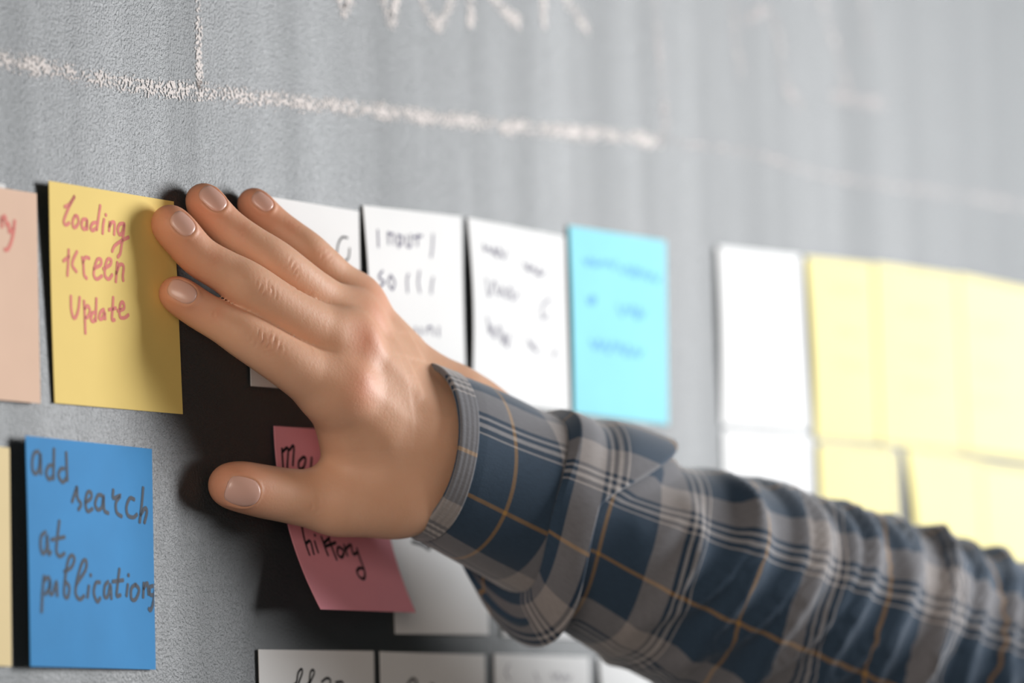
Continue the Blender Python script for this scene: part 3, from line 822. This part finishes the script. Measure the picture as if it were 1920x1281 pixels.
def sm(x, a, b):
    t = np.clip((x - a) / (b - a), 0, 1); return t * t * (3 - 2 * t)
def tube(name, rings, m, parent, nphi=160, vref=34.0, uv0=0.0, zero=0):
    """rings: list of functions phi -> (axial position, radius along w, radius along n)"""
    ph = np.linspace(0, 2 * pi, nphi + 1)
    P = []; 
    for rg in rings:
        a, rw, rn = rg(ph)
        w, n = axframe(a)
        P.append(axis(a) + w * (rw * np.cos(ph))[:, None] + n * (rn * np.sin(ph))[:, None])
    P = np.array(P)
    # seam-free: last column repeats the first
    arc = np.zeros(P.shape[:2]); arc[1:] = np.cumsum(np.linalg.norm(np.diff(P, axis=0), axis=2), axis=0)
    arc -= arc[zero]
    R, C_ = P.shape[:2]
    V = P[:, :-1].reshape(-1, 3); nc = C_ - 1
    F = []; UV = []
    for i in range(R - 1):
        for k in range(nc):
            k2 = (k + 1) % nc
            F.append((i * nc + k, i * nc + k2, (i + 1) * nc + k2, (i + 1) * nc + k))
            for (ii, kk) in ((i, k), (i, k + 1), (i + 1, k + 1), (i + 1, k)):
                UV.append((uv0 + arc[ii, kk] / 1000, ph[kk] * vref / 1000))
    o = make(name, W(V), F, m, parent, smooth=True)
    lay = o.data.uv_layers.new(name='UVMap')
    lay.data.foreach_set('uv', np.array(UV, dtype=np.float32).ravel())
    return o

def A_c(p): return 48 + 11 * np.cos(p) ** 2 + 9 * np.clip(-np.cos(p), 0, 1) ** 2
def A_e(p): return A_c(p) + 7 + 48 * np.clip(np.cos(p), 0, 1) ** 1.3 + 10 * np.clip(np.sin(p), 0, 1) ** 2 + 10 * np.clip(-np.cos(p), 0, 1) ** 2
def sag(p): return 11.0 * np.clip(-np.cos(p - .15), 0, 1) ** 2.5
def skew(p, a): return 5.5 * -np.cos(p) * np.exp(-np.clip(a, 0, 200) / 40.0)
def cuff_r(a): return np.interp(a, [0, 12, 60, 75], [30.0, 30.8, 34.0, 34.5])
def cuff_ring(f, dr):
    def g(p):
        a = f * A_c(p)
        r = cuff_r(a) + dr + .5 * np.sin(3 * p + f * 4) * f + .8 * np.sin(2 * p + 5 * f) * f
        return a + skew(p, a), r, r * (.77 + .08 * f)
    return g
cuff_rings = [cuff_ring(.35, -1.8), cuff_ring(.12, -1.7), cuff_ring(.02, -1.5), cuff_ring(0.0, -.9), cuff_ring(-.006, -.4), cuff_ring(.004, .1)]
for f in np.linspace(.02, .97, 40):
    a = f * 52
    dr = .25 - .45 * math.exp(-((a - 8.5) / .8) ** 2) - .35 * math.exp(-((a - 10.6) / .7) ** 2)
    cuff_rings.append(cuff_ring(f, dr))
cuff_rings += [cuff_ring(1.0, -.2), cuff_ring(1.003, -1.0), cuff_ring(.98, -1.9), cuff_ring(.8, -2.2)]

def fold(p, a, seed=0):
    """soft ring folds of the loose sleeve"""
    topw = .35 + .65 * np.clip(.5 + .5 * np.cos(p - .9), 0, 1)
    ph1 = a / 23.0 + .55 * np.sin(p * 1.0 + .4) + .35 * np.sin(2 * p + a / 60) + .5 * np.sin(a / 47)
    ph2 = a / 31.0 - .8 * np.sin(p + .9) + .3 * np.sin(a / 33 + 1)
    g1 = np.exp(-((np.mod(ph1, 1) - .5) / .14) ** 2); g2 = np.exp(-((np.mod(ph2, 1) - .5) / .12) ** 2)
    return topw * (4.4 * g1 + 3.2 * g2) + 1.2 * np.sin(3 * p + a / 40)
def sleeve_R(a): return np.interp(a, [40, 60, 80, 110, 150, 220, 330, 420, 600], [28, 31, 33, 36.5, 42, 46.5, 50, 53, 56])
rings = []
def rg(fn): rings.append(fn)
rg(lambda p: (A_c(p) - 8, 31 + 0 * p, 26.5 + 0 * p))
rg(lambda p: (A_c(p) - 1, 31.5 + 0 * p, 27.2 + 0 * p))
for f in np.linspace(.03, 1, 22):
    def g(p, f=f):
        a = A_c(p) + f * (A_e(p) - A_c(p))
        span = A_e(p) - A_c(p)
        bul = 2.5 + 5.0 * np.sin(min(f * 1.15, 1) * pi / 2) * np.clip(span / 40, .35, 1) - 3.2 * np.exp(-((f * span - 16) / 6.0) ** 2) * np.clip(np.cos(p), 0, 1)
        r = 33.2 + bul + .06 * (a - 55) + 1.0 * np.sin(3 * p + f * 2) + sag(p) * f ** .8
        return a, r, r * .9
    rg(g)
def edge_ring(back, dr):
    def g(p):
        a = A_e(p)
        r = 33.2 + 7.5 * np.clip((A_e(p) - A_c(p)) / 40, .45, 1) + .06 * (a - 55) + 1.0 * np.sin(3 * p + 2) + sag(p)
        return a - back, r + dr, (r + dr) * .9
    return g
for b_, dr in ((-.8, -.4), (-.9, -1.2), (0.2, -2.2), (4, -3.6), (9, -4.8), (11, -6.0), (10, -7.2), (4, -7.4), (-3, -6.4)):
    rg(edge_ring(b_, dr))
ns = 150
for f in np.linspace(0, 1, ns):
    def g(p, f=f):
        a0 = A_e(p) + 8
        a = a0 + f * (ALEN - 2 - a0)
        r = sleeve_R(a) + fold(p, a) * sm(f, .01, .10) - 2.0 * (1 - sm(f, 0, .05)) + .6 * sag(p) * np.exp(-(a - a0) / 45.0)
        return a, r, r * .93
    rg(g)
sleeve = tube('shirt_sleeve', rings, plaid('plaid_flannel', .42, .10), person, nphi=180, vref=42.0)
cuff = tube('cuff', cuff_rings, plaid('plaid_flannel_cuff', .93, .32), sleeve, nphi=160, vref=34.0, zero=5)
hem = tube('cuff_hem', [cuff_ring(.04, -2.1), cuff_ring(-.004, -1.6), cuff_ring(-.02, -.4), cuff_ring(-.012, .5), cuff_ring(.0, .75)] + [cuff_ring(f, .75 + .12 * sin(f * 130)) for f in np.linspace(.01, .155, 12)] + [cuff_ring(.165, .45), cuff_ring(.168, -.2)], plaid('plaid_hem', .635, .55), sleeve, nphi=160, vref=34.0, zero=4)
for o_ in (sleeve, cuff, hem):
    md = o_.modifiers.new('thickness', 'SOLIDIFY'); md.thickness = .0005; md.offset = -1
